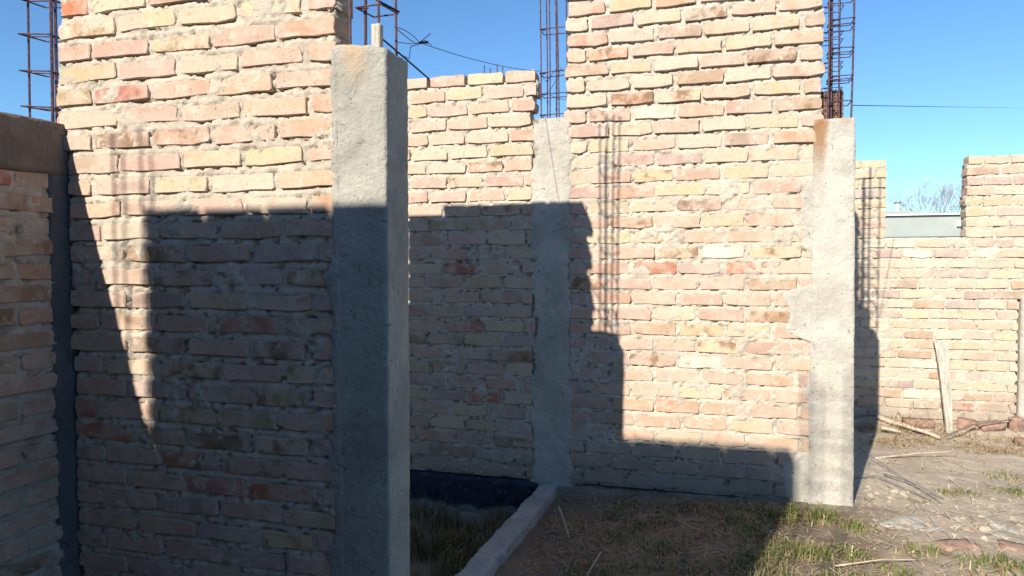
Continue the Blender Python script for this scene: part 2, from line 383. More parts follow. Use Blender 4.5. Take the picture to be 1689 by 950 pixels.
ROWS_BACK = [
(2.3101,[-1.569,-1.332,-1.099],"hpyp"),
(2.2251,[-1.458,-1.232,-0.984],"hypg"),
(2.1401,[-1.57,-1.318,-1.064],"yphp"),
(2.0551,[-1.452,-1.2,-0.956],"hphp"),
(1.9701,[-1.564,-1.335,-1.072],"hhcp"),
(1.8851,[-1.687,-1.446,-1.197],"pycy"),
(1.8001,[-1.586,-1.336,-1.105],"ccTp"),
(1.7151,[-1.455,-1.228,-0.986],"pYpp"),
(1.6301,[-1.575,-1.33,-1.091],"pphy"),
(1.5451,[-1.483,-1.247,-1.001],"hhPp"),
(1.4601,[-1.569,-1.323,-1.074],"glph"),
(1.3751,[-1.465,-1.211,-0.972],"ppyh"),
(1.2901,[-1.571,-1.328,-1.078],"pppy"),
(1.2051,[-1.49,-1.249,-1.005],"yrpp"),
(1.1201,[-1.596,-1.36,-1.116],"ypyy"),
(1.0351,[-1.488,-1.254,-1.01],"hppp"),
(0.9501,[-1.598,-1.353,-1.109],"oygh"),
(0.8651,[-1.477,-1.229,-0.985],"hryp"),
(0.7801,[-1.588,-1.359,-1.121],"btyg"),
(0.6951,[-1.452,-1.204,-0.967],"phBp"),
(0.6101,[-1.57,-1.344,-1.103],"ylpy"),
(0.5251,[-1.472,-1.227,-0.986],"mhpp"),
(0.4401,[-1.591,-1.346,-1.119],"ymry"),
(0.3551,[-1.447,-1.209,-0.964],"pymg"),
(0.2701,[-1.581,-1.351,-1.112],"pyyg"),
(0.1851,[-1.661,-1.417,-1.184,-0.943],"homTg"),
(0.1001,[-1.575,-1.291,-1.013],"hBgg"),
(0.0151,[-1.461,-1.23,-0.987],"mgpg"),
]
ROWS_TALL = [
(2.6501,[-0.509,-0.256,-0.021,0.218,0.455],"oyohth"),
(2.5651,[-0.606,-0.353,-0.099,0.137,0.377],"cmyChh"),
(2.4801,[-0.495,-0.245,0.005,0.244,0.495],"octyyt"),
(2.3951,[-0.623,-0.385,-0.136,0.108,0.353],"yOhhyh"),
(2.3101,[-0.495,-0.264,-0.015,0.219,0.477],"tycpTh"),
(2.2251,[-0.62,-0.375,-0.138,0.113,0.352],"ccctcp"),
(2.1401,[-0.494,-0.244,-0.001,0.257,0.502],"cOYhyh"),
(2.0551,[-0.62,-0.371,-0.127,0.123,0.371],"pPwhpT"),
(1.9701,[-0.491,-0.253,-0.003,0.237,0.493],"pchcyp"),
(1.8851,[-0.613,-0.377,-0.129,0.11,0.35],"cyhcto"),
(1.8001,[-0.477,-0.242,0.011,0.245,0.495],"cpmycc"),
(1.7151,[-0.616,-0.366,-0.141,0.105,0.348],"hoYpyy"),
(1.6301,[-0.49,-0.238,0.021,0.259,0.506],"poycph"),
(1.5451,[-0.609,-0.379,-0.137,0.113,0.359],"ryyBhh"),
(1.4601,[-0.496,-0.244,0.004,0.23,0.473],"pPcypp"),
(1.3751,[-0.626,-0.365,-0.107,0.126,0.376],"tyChhy"),
(1.2901,[-0.482,-0.233,0.002,0.238,0.517],"ppCwYh"),
(1.2051,[-0.619,-0.375,-0.122,0.116,0.372],"porgrh"),
(1.1201,[-0.506,-0.255,-0.01,0.234,0.495],"Ophhtg"),
(1.0351,[-0.612,-0.367,-0.121,0.123,0.371],"pohhch"),
(0.9501,[-0.495,-0.254,-0.018,0.239,0.477],"ppypBg"),
(0.8651,[-0.612,-0.363,-0.117,0.131,0.367],"pptYyh"),
(0.7801,[-0.491,-0.237,-0.013,0.231,0.464],"phhYpp"),
(0.6951,[-0.622,-0.386,-0.119,0.123,0.378],"hpPwph"),
(0.6101,[-0.498,-0.246,0.001,0.233,0.49],"phhphp"),
(0.5251,[-0.622,-0.372,-0.118,0.122,0.377],"mphyoh"),
(0.4401,[-0.484,-0.239,0.005,0.259,0.507],"phohhh"),
(0.3551,[-0.604,-0.345,-0.091,0.154,0.388],"phhhyh"),
(0.2701,[-0.487,-0.234,0.013,0.248,0.515],"hhchhh"),
(0.1851,[-0.629,-0.381,-0.116,0.118,0.399],"gggggh"),
(0.1001,[-0.497,-0.24,0.008,0.247,0.491],"ggmggh"),
(0.0151,[-0.643,-0.401,-0.121,0.145,0.383],"gtgghh"),
]
# ------------------------------------------------------------------ the ground
def beam_left(y): return -.883 - .074 * (3.79 - y)
def ground_h(x, y):
    h = .012 * fbm(x, y, 1.3, 3, 2) + .010 * fbm(x, y, 7, 4, 3) + .004 * fbm(x, y, 32, 2, 4)
    nearf = sstep(14, 7, np.hypot(x, y)); h = h * nearf
    h = h - .065 * sstep(.35, -.55, x) * sstep(4.0, 3.6, y) - .05 * sstep(4.3, 5.7, y)
    h = h + .045 * sstep(5.72, 5.98, y) * sstep(6.4, 6.05, y) * (1 + fbm(x, y, 5, 3, 9))
    pit = (x < beam_left(y) + .07) & (y > 2.05) & (y < 3.95) & (x > -4)
    return np.where(pit, -.235 + .02 * fbm(x, y, 6, 3, 8), h)
def spaced(a, b, st, far):
    c = list(np.arange(a, b + st / 2, st)); g = []; s = st
    while (g[-1] if g else 0) < far: s *= 1.5; g.append((g[-1] if g else 0) + s)
    return np.array([a - v for v in reversed(g)] + c + [c[-1] + v for v in g])
gx = spaced(-1.45, 2.9, .022, 700); gy = spaced(2.2, 6.3, .022, 700)
GX, GY = np.meshgrid(gx, gy); GZ = ground_h(GX, GY); I = np.arange(GX.size).reshape(GX.shape)
Q = np.stack([I[:-1, :-1], I[:-1, 1:], I[1:, 1:], I[1:, :-1]], -1).reshape(-1, 4)
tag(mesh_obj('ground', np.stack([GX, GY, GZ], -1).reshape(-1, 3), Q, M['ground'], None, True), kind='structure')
def gh(x, y): return float(ground_h(np.array([x]), np.array([y]))[0])

# ------------------------------------------------------------------ brick walls
def wall(name, label, O, ang, rows, pitch, hb, left, right, z_top, seed, mortar='mortar', cell=.0085, thick=.11,
         classes=None, deep=None, pushf=None, base=-.0032, z_bot=0.0, gap=.019):
    """rows: (z, joints, classes, u_left, u_right); returns the wall thing"""
    t = thing(name, label, 'wall', (O[0], O[1], 0))
    us = np.arange(left, right + cell / 2, cell); zs = np.arange(z_bot, z_top + cell / 2, cell)
    R = sorted(rows, key=lambda r: r[0])
    zr = np.array([r[0] for r in R]); UL = [r[3] for r in R]; UR = [r[4] for r in R]
    hi = [[(r[3], r[4])] + list(r[5] if len(r) > 5 else []) for r in R]
    def keep(u, z):
        i = np.clip(np.searchsorted(zr, z - .0, side='right') - 1, 0, len(zr) - 1)
        out = np.zeros_like(u, bool)
        for k, segs in enumerate(hi):
            sel = i == k
            for a, b in segs:
                wob = .004 * fbm(u * 0 + seed, z, 30, 2, seed)
                out |= sel & (u > a + .004 + wob) & (u < b - .004 + wob)
        out &= z < zr[-1] + hb + .006 * fbm(u, z * 0, 20, 2, seed) - .002
        # ragged bed at the head of each step
        return out
    field('mortar', O, ang, us, zs, mortar_fun(zr, pitch, hb, seed, deep, base), M[mortar], t, keep, thick)
    for (z, js, cl, a, b, *more) in R:
        segs = [(a, b, js, cl)] + [(m[0], m[1], None, None) for m in (more[0] if more else [])]
        for (a, b, js_, cl_) in segs:
            ed = [a] + [j for j in js_ if a + .03 < j < b - .03] + [b]
            off = len([j for j in js_ if j <= a + .03])
            for i in range(len(ed) - 1):
                u0 = ed[i] + (gap / 2 * random.uniform(.6, 1.5) if i else 0); u1 = ed[i + 1] - (gap / 2 * random.uniform(.6, 1.5) if i < len(ed) - 2 else 0)
                if i == 0: u0 += random.uniform(-.008, .006)
                if i == len(ed) - 2: u1 += random.uniform(-.006, .008)
                c = cl_[min(len(cl_) - 1, i + off)] if cl_ else random.choice(classes)
                uc = (u0 + u1) / 2
                pu = random.gauss(.0006, .0016) + (pushf(uc, z) if pushf else 0)
                zz = z + .0025 * f1(uc, 0, 3, 2, seed) + random.gauss(0, .0018)
                place_brick(t, O, ang, u0, u1, zz, hb * random.uniform(.93, 1.04), c, pu, thick, 1.0)
    return t
WALLY, BACKY = 1.982, 3.847
# near wall ----------------------------------------------------------
PA = .0803; rows = []
for i, (z, js, cl) in enumerate(ROWS_NEAR):
    up = i < 7
    rows.append((z, js, cl, (-2.247 if i >= 2 else -2.222) + (random.uniform(-.012, .012) if up else .03), (-1.118 + (random.uniform(-.012, .0) if i >= 2 else .0))))
for k in range(1, 8):                                   # courses just above the frame, and those near the floor
    z = ROWS_NEAR[0][0] + PA * k + (.022 if k > 4 else 0)
    if k < 7: rows.append((z, [-2.22 + .124 * (1 + k % 2) + .248 * i for i in range(5)], random.choices('phcyo', k=6), -2.222 if k < 6 else -1.99, -1.14 + (.012 if k % 2 else -.01)))
for k in range(26, 28):
    z = ROWS_NEAR[0][0] - PA * k
    if z > -.01: rows.append((z, [-2.22 + .124 * (1 + k % 2) + .248 * i for i in range(5)], random.choices('pmg', k=6), -2.2, -1.12))
wall('brick_wall', 'near pinkish brick wall left of the bare concrete post, half lit by the sun', (0, WALLY), 0, rows, PA, .0545, -2.26, -1.09, 2.76, 1,
     base=-.0030, pushf=lambda u, z: .0008)
# back wall, lower part ----------------------------------------------
PB = .085; rows = []
for i, (z, js, cl) in enumerate(ROWS_BACK):
    js = [js[0] - .245] + list(js); cl = random.choice('phc') + cl
    rows.append((z, js, cl, -2.12, -.925 + (random.uniform(-.01, .03) if i < 3 else random.uniform(-.02, .01))))
wall('brick_wall', 'low brick wall seen between the two nearer concrete posts, with a level brick top', (0, BACKY), 0, rows, PB, .062, -2.15, -.86, 2.31, 2,
     mortar='mortar_pale', deep=lambda u, z: .005 * sstep(1.3, 2.0, z), pushf=lambda u, z: .001)
# back wall, tall part -----------------------------------------------
rows = []
for i, (z, js, cl) in enumerate(ROWS_TALL):
    rows.append((z, js, cl, (-.735 + random.uniform(-.012, .012)) if i < 8 else -.722, (.597 + random.uniform(-.004, .004)) if i < 8 else .60))
for k in range(1, 4):
    z = ROWS_TALL[0][0] + PB * k
    rows.append((z, [-.735 + .1225 * (1 + k % 2) + .245 * i for i in range(6)], random.choices('phcyo', k=7), -.735, .597))
wall('brick_wall', 'tall sunlit brick wall right of the narrow middle post, with a stepped shadow on it', (0, BACKY), 0, rows, PB, .0625, -.76, .63, 2.98, 3,
     mortar='mortar_pale', deep=lambda u, z: .006 * sstep(1.7, 2.2, z), pushf=lambda u, z: .0045 * float(sstep(1.7, 2.1, np.array(z))))
# left wall, turned towards the camera ---------------------------------
DA = math.radians(90 - 5.6); DO = (-2.232, 1.93); rows = []
for k in range(20):
    z = 1.545 - .0792 * k - .0
    js = [-.028 - (.105 if k % 2 == 0 else .225) - .245 * i for i in range(10)][::-1]
    rows.append((z, js, random.choices('oootphrTb', k=12), -2.45, -.004))  # more orange classes, to put warm bounced light into the brick colours
wall('brick_wall', 'shaded orange-brown brick wall at the left edge under a grey concrete beam', DO, DA, rows, .0792, .0545, -2.45, -.004, 1.61, 4, cell=.012)
# far wall --------------------------------------------------------------
FY = 6.0; PE = .0789; rows = []
sill = 1.431
for k in range(8, 27):
    z = sill - .064 - PE * (k - 8)
    js = [.62 + (.06 if k % 2 else .165) + random.uniform(-.03, .03) + .211 * i for i in range(13)]
    rows.append((z, js, random.choices('ccccyyyhctwmhg', k=14), .62, 2.325 if k >= 14 else 3.3))
for k in range(0, 8):
    z = sill + .0145 + PE * (7 - k)
    js = [.62 + (.06 if k % 2 else .165) + random.uniform(-.03, .03) + .211 * i for i in range(13)]
    rows.append((z, js, random.choices('cccyyyyhctmg', k=14), .62, 1.405 + random.uniform(-.006, .006), [(1.962 + random.uniform(-.008, .008), 3.3)]))
R2 = []
for r in rows:
    R2.append(r)
def far_wall():
    t = thing('brick_wall', 'farthest cream and yellow brick wall with a square window gap, at the right', 'wall', (0, FY, 0))
    R = sorted(R2, key=lambda r: r[0]); zr = np.array([r[0] for r in R]); seed = 6; cell = .011; hb = .057
    def keep(u, z):
        i = np.clip(np.searchsorted(zr, z, side='right') - 1, 0, len(zr) - 1); out = np.zeros_like(u, bool)
        for k, r in enumerate(R):
            for a, b in [(r[3], r[4])] + (r[5] if len(r) > 5 else []):
                out |= (i == k) & (u > a + .004) & (u < b - .004)
        return out & (z < zr[-1] + hb)
    field('mortar', (0, FY), 0, np.arange(.6, 3.32, cell), np.arange(-.12, 2.07, cell), mortar_fun(zr, PE, hb, seed, None, -.004), M['mortar_pale'], t, keep, .12)
    for n, r in enumerate(R):
        for a, b in [(r[3], r[4])] + (r[5] if len(r) > 5 else []):
            ed = [a] + [j for j in r[1] if a + .035 < j < b - .035] + [b]
            for i in range(len(ed) - 1):
                u0 = ed[i] + (.008 if i else 0); u1 = ed[i + 1] - (.008 if i < len(ed) - 2 else 0)
                if u0 > 2.75 or u1 < 1.0: continue
                c = random.choice(r[2])
                if a > 1.9 and n == len(R) - 1 and i == 0: c = 'y'
                if a > 1.9 and n == len(R) - 3: c = 'm'
                if abs((u0 + u1) / 2 - 1.93) < .12 and abs(r[0] - .14) < .04: c = 'r'
                place_brick(t, (0, FY), 0, u0, u1, r[0] + random.gauss(0, .001), hb * random.uniform(.93, 1.05), c, random.gauss(.002, .002), .12)
    return t
far_wall()
# partition behind the camera: its shadow is what falls across the room --
def back_partition():
    t = thing('brick_wall', 'unfinished brick partition behind the camera whose shadow falls across the room', 'wall', (-1.72, -.6, 0))
    m = MB(); z = 0.; k = 0
    x0, x1, top = -2.63, -.825, 3.075
    m2 = MB(); m2.box(x0 + .01, x1 - .01, -.715, -.608, -.1, top - .02); m2.obj('mortar', M['conc_d'], t)
    while z < top - .03:
        x = x0 - (.1225 if k % 2 else 0)
        while x < x1 - .02:
            a, b = max(x, x0) , min(x + .228, x1)
            if b - a > .04: m.box(a, b, -.722, -.6, z, z + .064, .002)
            x += .245
        z += .0845; k += 1
    o = m.obj('brick', M['brick'], t); o['kind'] = 'stuff'; o.color = (.36, .25, .18, 1)
back_partition()
def sky_blockers():
    o = MB(); o.box(-3.72, -3.6, -2.4, 1.85, -.1, 3.0)  # unseen wall, added to hold back sky light from the left
    tag(o.obj('sky_blocker_wall', M['conc_d']), 'unseen wall added at the left to hold back sky light', 'wall')
    t = thing('brick_wall', 'plain brick wall well behind the camera, added unseen to cut sky light', 'wall', (1.5, -2.5, 0)); m = MB(); z = 0.; k = 0  # unseen brick wall, added to cut the sky light behind the camera
    m2 = MB(); m2.box(-3.4, 4.4, -2.61, -2.508, -.1, 3.0); m2.obj('mortar', M['conc_d'], t)
    while z < 2.95:
        x = -3.4 - (.1225 if k % 2 else 0)
        while x < 4.4:
            a, b = max(x, -3.4), min(x + .228, 4.4)
            if b - a > .04: m.box(a, b, -2.62, -2.5, z, z + .064, .002)
            x += .245
        z += .0845; k += 1
    o = m.obj('brick', M['brick'], t); o['kind'] = 'stuff'; o.color = (.36, .25, .18, 1)
sky_blockers()

# ------------------------------------------------------------------ concrete posts
def skin(u_l, u_r, z0, z1, amp_l, amp_r, seed, out=.007, bulge=None, cell=.008):
    def d(u, z):
        l = u_l + amp_l * (fbm(u * 0, z, 9, 4, seed)) ; r = u_r + amp_r * (fbm(u * 0, z, 9, 4, seed + 2))
        if bulge: l = l + bulge(z)
        e = np.minimum(u - l, r - u) if amp_r else (u - l)
        D = -.030 + (.030 + out) * sstep(-.030, .016, e + .022 * fbm(u, z, 26, 4, seed + 4))
        return D + .0028 * fbm(u, z, 22, 4, seed + 6) * 1.0 + .0012 * fbm(u, z, 90, 2, seed)
    return d
def tapered(a, b, *ar):
    f = skin(*ar); return lambda u, z: f(u, z) - .02 * sstep(a, b, u)
# post at the end of the near wall
tA = thing('concrete_post', 'nearest tall concrete post closing the near brick wall, dark on its right side', 'post', (-1.03, WALLY, 0))
def shearA(A):
    A[:, 0] += -.012 * (1.96 - A[:, 2]) / 1.96
    A[:, 2] += sstep(1.7, 1.96, A[:, 2]) * (-.018 * sstep(-1.02, -.95, A[:, 0]) + .012 * fbm(A[:, 0], A[:, 1], 22, 3, 5))
    return A
bm_obj('shaft', rough_box(-1.142, -.947, WALLY - .006, 2.145, -.1, 1.968, .0125, .007, .0042, 3, shearA), M['conc'], tA)
field('spill', (0, WALLY), 0, np.arange(-1.25, -1.09, .0065), np.arange(0, 1.95, .0075), tapered(-1.125, -1.10, -1.158, 0, 0, 2, .06, 0, 31, .008), M['conc'], tA)
def rods(t, pts, top, r, mat='iron', lean=(0, 0), z0=None, zb=1.9):
    for i, (x, y) in enumerate(pts):
        m = MB(); P_ = []
        lx = random.gauss(0, .006) + lean[0]; ly = random.gauss(0, .006) + lean[1]
        for k in range(6):
            f = k / 5; P_.append((x + lx * f + .0025 * math.sin(f * 5 + i), y + ly * f, zb + (top + random.uniform(-.1, .1) * (k == 5) - zb) * f))
        m.tube(P_, r, 6); m.obj('rod', M[mat], t)
def stirrup(t, x0, x1, y0, y1, z, r=.003, mat='iron', tilt=(0, 0), hook=True):
    g = lambda x, y: (x, y, z + tilt[0] * (x - x0) + tilt[1] * (y - y0))
    m = MB(); P_ = [g(x0, y0), g(x1, y0), g(x1, y1), g(x0, y1), g(x0, y0)]
    if hook: P_ = [g(x0 + .035, y0 + .02)] + P_ + [g(x0 + .02, y0 + .035)]
    for a, b in zip(P_[:-1], P_[1:]): m.tube([a, b], r, 5)
    m.obj('stirrup', M[mat], t)
rods(tA, [(-1.083, 2.0), (-1.043, 2.02), (-.984, 1.998), (-.978, 2.118)], 3.2, .0045, 'iron', (.004, 0), zb=1.93)
rods(tA, [(-1.045, 2.03)], 3.15, .0048, 'iron2', zb=1.93)
for k, z in enumerate((2.088, 2.29, 2.49, 2.70, 2.91)):
    stirrup(tA, -1.06, -.972, 1.995, 2.12, z, .0028, 'iron', (.02, .06 if k % 2 else .1))
m = MB(); m.tube([(-.992, 2.0, 2.108), (-.958, 2.1, 2.10)], .0035, 5); m.obj('rod', M['wire'], tA)
bm_obj('formwork_stub', rough_box(-1.003, -.972, 1.985, 2.012, 1.93, 2.03, .01, .004, .002, 9), M['wood'], tA)
# middle post
tC = thing('concrete_post', 'narrow concrete post between the low and the tall brick walls, with thin rods on top', 'post', (-.82, BACKY, 0))
bm_obj('shaft', rough_box(-.905, -.73, BACKY + .004, BACKY + .135, -.25, 2.088, .02, .01, .004, 6), M['conc_c'], tC)
field('spill', (0, BACKY), 0, np.arange(-1.0, -.64, .0075), np.arange(-.1, 2.095, .0075), skin(-.930, -.710, 0, 2, .05, .035, 41, .006, lambda z: -.014 * np.sin(z * 5) - .02 * sstep(1.7, 1.4, z) * sstep(1.2, 1.45, z)), M['conc_c'], tC)
for i, (x, xt, y) in enumerate(((-.888, -.892, 3.87), (-.863, -.869, 3.93), (-.836, -.839, 3.87), (-.821, -.823, 3.98), (-.782, -.796, 3.87), (-.750, -.757, 3.95))):
    m = MB(); m.tube([(x, y, 2.05), ((x + xt) / 2 + .002, y, 2.4), (xt, y, 2.75), (xt - .002, y, 3.0)], .0042 if i != 3 else .006, 6); m.obj('rod', M['iron2'], tC)
for k, z in enumerate((2.115, 2.233, 2.352, 2.60, 2.85)):
    stirrup(tC, -.895, -.745, 3.868, 3.985, z, .003, 'iron2', (.06 if k == 2 else .0, .03))
m = MB(); m.tube([(-.892, 3.86, 2.345), (-.86, 3.86, 2.30), (-.80, 3.86, 2.36), (-.75, 3.86, 2.35)], .002, 4); m.tube([(-.84, 3.86, 2.24), (-.80, 3.86, 2.30), (-.77, 3.87, 2.375)], .002, 4)
m.tube([(-.86, 3.86, 2.24), (-.79, 3.86, 2.20), (-.74, 3.87, 2.19)], .002, 4); m.obj('tie_wire', M['wire'], tC)
# right post
tF = thing('concrete_post', 'pale concrete post with a rust streak, at the right end of the tall wall', 'post', (.66, BACKY, 0))
def shearF(A):
    A[:, 0] += np.where(A[:, 0] > .66, .021 * (2.0 - A[:, 2]) / 2.0, 0); return A
bm_obj('shaft', rough_box(.556, .755, BACKY - .008, BACKY + .15, -.12, 2.003, .0145, .008, .003, 12, shearF), M['conc_f'], tF)
def bulgeF(z):
    return (-.125 * sstep(.84, .90, z) * sstep(1.16, 1.10, z) - .03 * sstep(1.25, 1.5, z) * sstep(1.75, 1.5, z) + .02 * sstep(1.7, 1.9, z)
            - .10 * sstep(.30, .20, z))
field('spill', (0, BACKY), 0, np.arange(.36, .62, .0075), np.arange(0, 1.99, .0075), tapered(.578, .61, .548, 0, 0, 2, .055, 0, 52, .0045, bulgeF), M['conc_f'], tF)
rods(tF, [(.629, 3.875), (.646, 3.90), (.680, 3.875), (.692, 3.93), (.660, 3.97)], 3.25, .0047, 'iron2', (-.006, 0), zb=1.97)
rods(tF, [(.738, 3.875), (.640, 3.96)], 3.25, .005, 'iron2', (.014, 0), zb=1.97)
for z in (2.091, 2.203, 2.222, 2.34, 2.364, 2.48, 2.507, 2.63, 2.76, 2.90, 3.05):
    stirrup(tF, .636, .742 - .004 + (z - 2.0) * .02, 3.866, 3.985, z, .0028, 'iron2', (random.uniform(-.03, .03), random.uniform(-.05, .05)))
for z in (2.167, 2.27, 2.295, 2.41, 2.45, 2.58):
    stirrup(tF, .603, .697, 3.88, 3.99, z, .0022, 'iron2', (random.uniform(-.03, .03), .03))
tb = thing('clay_block', 'small ribbed brown clay block standing on the right post behind the rods', 'block', (.65, 3.95, 1.99))
m = MB()
for i in range(8):
    x = .603 + i * .0142; m.box(x, x + .009, 3.945 - .0, 3.99, 2.0, 2.168 + random.uniform(-.004, .004), .001)
m.box(.605, .714, 3.952, 3.985, 2.0, 2.16); m.obj('ribs', M['clay'], tb)
m = MB()
for k in range(6): m.box(.603, .716, 3.943, 3.95, 2.012 + k * .026, 2.016 + k * .026)
m.obj('seams', M['clay'], tb)
# corner post, capping beam and rods at the far left
tD = thing('concrete_post', 'dark plastered corner post with a grey capping beam over the left brick wall', 'post', (-2.2, 1.93, 0))
def put_D(bm, t=tD):
    R = Matrix.Rotation(DA, 4, 'Z'); R.translation = Vector((DO[0], DO[1], 0))
    bmesh.ops.transform(bm, matrix=R, verts=bm.verts); return bm
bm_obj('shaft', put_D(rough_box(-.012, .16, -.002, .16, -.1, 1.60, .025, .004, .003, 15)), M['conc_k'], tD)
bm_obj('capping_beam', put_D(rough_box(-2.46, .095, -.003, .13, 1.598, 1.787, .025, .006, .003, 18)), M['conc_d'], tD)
for (xb, yb, xt, yt, r) in ((-2.432, 2.02, -2.419, 2.02, .004), (-2.288, 1.99, -2.276, 1.99, .0055), (-2.326, 2.04, -2.314, 2.04, .0055)):
    m = MB(); m.tube([(xb, yb, 1.70), (xt, yt, 2.3), (xt + .02, yt, 2.7)], r, 6); m.obj('rod', M['iron2'], tD)
for z in (1.863, 1.993, 2.126, 2.255, 2.39, 2.52):
    stirrup(tD, -2.43, -2.29, 1.985, 2.10, z, .0028, 'iron2', (-.10, .05), True)
    m = MB(); m.tube([(-2.43, 2.02, z), (-2.30, 2.0, z - .018), (-2.17, 2.09, z - .03)], .0026, 5); m.obj('stirrup', M['iron2'], tD)
# column of the far wall at the right edge
tE = thing('concrete_post', 'slim pale concrete post in the far brick wall, cut by the right edge', 'post', (2.42, FY, 0))
bm_obj('shaft', rough_box(2.338, 2.52, FY - .02, FY + .13, -.1, .96 + .02, .03, .01, .003, 22), M['conc_c'], tE)
# bare rod cages at both ends of the partition behind the camera
def cage(label, xs, y, top):
    t = thing('rod_cage', label, 'rod cage', (xs[0], y, 0))
    for x in xs:
        m = MB(); m.tube([(x, y, -.1), (x + .004, y, 1.8), (x, y, top)], .005, 6); m.obj('rod', M['iron'], t)
        m = MB(); m.tube([(x + .012, y - .12, -.1), (x + .012, y - .12, 1.8), (x + .01, y - .12, top)], .005, 6); m.obj('rod', M['iron'], t)
    z = .2
    while z < top - .1:
        stirrup(t, min(xs), max(xs) + .012, y - .12, y, z, .0028, 'iron', (.02, .02)); z += .2
cage('bare rod cage left of the partition behind the camera', (-2.765, -2.645), -.62, 3.40)
cage('bare rod cage right of the partition behind the camera', (-.775, -.725, -.56), -.62, 3.53)

# ------------------------------------------------------------------ plinth, ground beam, buried strip
t = tag(bm_obj('plinth', rough_box(-2.15, -.9, BACKY - .012, BACKY + .13, -.34, -.012, .03, .01, .006, 25), M['tar']),
        'dark bitumen-painted footing under the low brick wall, above the sunken grass', 'footing')
def put_beam(bm):
    R = Matrix.Rotation(-.062, 4, 'Z'); bmesh.ops.transform(bm, matrix=Matrix.Translation((-.822, 3.83, 0)) @ R, verts=bm.verts); return bm
bm = put_beam(rough_box(-.060, .046, -1.75, 0, -.30, -.004, .014, .010, .011, 28))
tag(bm_obj('ground_beam', bm, M['beam']), 'rough concrete ground beam running from the narrow post towards the viewer', 'beam')
tag(bm_obj('foundation_strip', rough_box(.80, 2.7, 3.57, 3.80, -.12, -.002, .02, .03, .022, 33), M['conc_c']),
    'half-buried pale concrete strip in the soil right of the rust-streaked post', 'foundation')

# ------------------------------------------------------------------ wires
def sag(a, b, s, n=14):
    a, b = Vector(a), Vector(b)
    return [a.lerp(b, i / n) - Vector((0, 0, s * 4 * (i / n) * (1 - i / n))) for i in range(n + 1)]
w = thing('wire', 'thin black wire sagging between the two left posts, knotted near its left end', 'wire', (-1.0, 2.12, 2.07))
m = MB(); m.tube(sag((-.98, 2.12, 2.06), (-1.098, 2.6, 2.163), -.01, 6) + sag((-1.098, 2.6, 2.163), (-.892, 3.86, 2.36), .02)[1:], .0015, 5); m.obj('strand', M['wire'], w)
m = MB()
for P_ in (((-.985, 2.12, 2.06), (-1.04, 2.35, 2.10), (-1.11, 2.58, 2.155), (-1.06, 2.6, 2.165)), ((-.975, 2.12, 2.01), (-1.03, 2.36, 2.08), (-1.09, 2.57, 2.15), (-1.05, 2.6, 2.195)),
           ((-.99, 2.14, 1.985), (-1.10, 2.5, 2.07), (-1.125, 2.57, 2.14), (-1.08, 2.6, 2.16)), ((-1.10, 2.6, 2.162), (-1.075, 2.6, 2.17), (-1.05, 2.61, 2.15))):
    m.tube(P_, .0016, 4)
m.tube([(-1.10, 2.6, 2.163), (-1.07, 2.62, 2.166)], .004, 5); m.obj('knot', M['wire'], w)
m = MB(); m.tube([(-.990, 2.0, 2.0), (-.975, 2.17, 1.975), (-.957, 2.35, 1.945)], .0032, 5)
tag(m.obj('wire', M['wire']), 'short stiff black wire end slanting down behind the top of the nearest post', 'wire')
m = MB(); m.tube(sag((.742, 3.87, 2.068), (14.327, 37.0, 8.147), .0, 30), .0024, 5)
tag(m.obj('wire', M['wire']), 'taut black wire running right across the sky from the rust-streaked post', 'wire')
for n, (x, z) in enumerate(((-1.269, 2.46), (-1.232, 2.442), (-1.188, 2.46), (-1.154, 2.443))):
    m = MB(); m.tube([(x, 4.0, -.2), (x + .002, 4.0, 1.5), (x, 4.0, z)], .0035, 5)
    tag(m.obj('starter_rod', M['iron2']), ['shortish thin rod poking up behind the low wall, leftmost of four', 'thin rod poking up behind the low wall, second of four from the left',
        'thin rod poking up behind the low wall, third of four from the left', 'thin rod poking up behind the low wall, rightmost of four'][n], 'rod', 'thin rods behind the low wall')

# ------------------------------------------------------------------ plank, branches, rubble
def plank():
    V = []; pr = [(-.048, .040), (-.047, .036), (-.038, .034), (-.030, .032), (-.026, .022), (-.026, .020)]
    n = len(pr); z = [.64, .58, .40, .20, .05, -.12]
    for i, (a, b) in enumerate(pr):
        cx = 1.792 + (1.838 - 1.792) * (i / (n - 1)); yy = 5.955 - .14 * (i / (n - 1))
        for dx, dy in ((a, -.012), (b, -.012), (b, .012), (a, .012)): V.append((cx + dx + random.uniform(-.002, .002), yy + dy, z[i]))
    F = [(0, 1, 2, 3), tuple(4 * (n - 1) + k for k in (3, 2, 1, 0))]
    for i in range(n - 1):
        for k in range(4): F.append((4 * i + k, 4 * i + 4 + k, 4 * i + 4 + (k + 1) % 4, 4 * i + (k + 1) % 4))
    o = mesh_obj('plank', V, F, M['wood']); bm = bmesh.new(); bm.from_mesh(o.data)
    bmesh.ops.recalc_face_normals(bm, faces=bm.faces); bm.to_mesh(o.data); bm.free(); return o
tag(plank(), 'weathered grey plank tapering downwards, leaning on the far brick wall', 'plank')
def branch(pts, r, r2, mat, label, name='branch', cat='branch', group=None, n=7):
    P2 = []
    pts = [Vector(p) for p in pts]
    for a, b in zip(pts[:-1], pts[1:]):
        for k in range(4): P2.append(a.lerp(b, k / 4) + Vector((0, 0, random.uniform(-1, 1) * r * .3)))
    P2.append(pts[-1]); m = MB(); m.tube(P2, r, n, r2); return tag(m.obj(name, M[mat], None, True), label, cat, group)
branch([(1.36, 5.93, .03), (1.50, 5.80, .01), (1.70, 5.60, -.03)], .022, .012, 'stick', 'thick pale branch lying at the foot of the leaning plank')
branch([(1.33, 5.70, .0), (1.46, 5.68, -.02)], .014, .010, 'stick', 'short pale branch stub lying in the dry grass left of the plank')
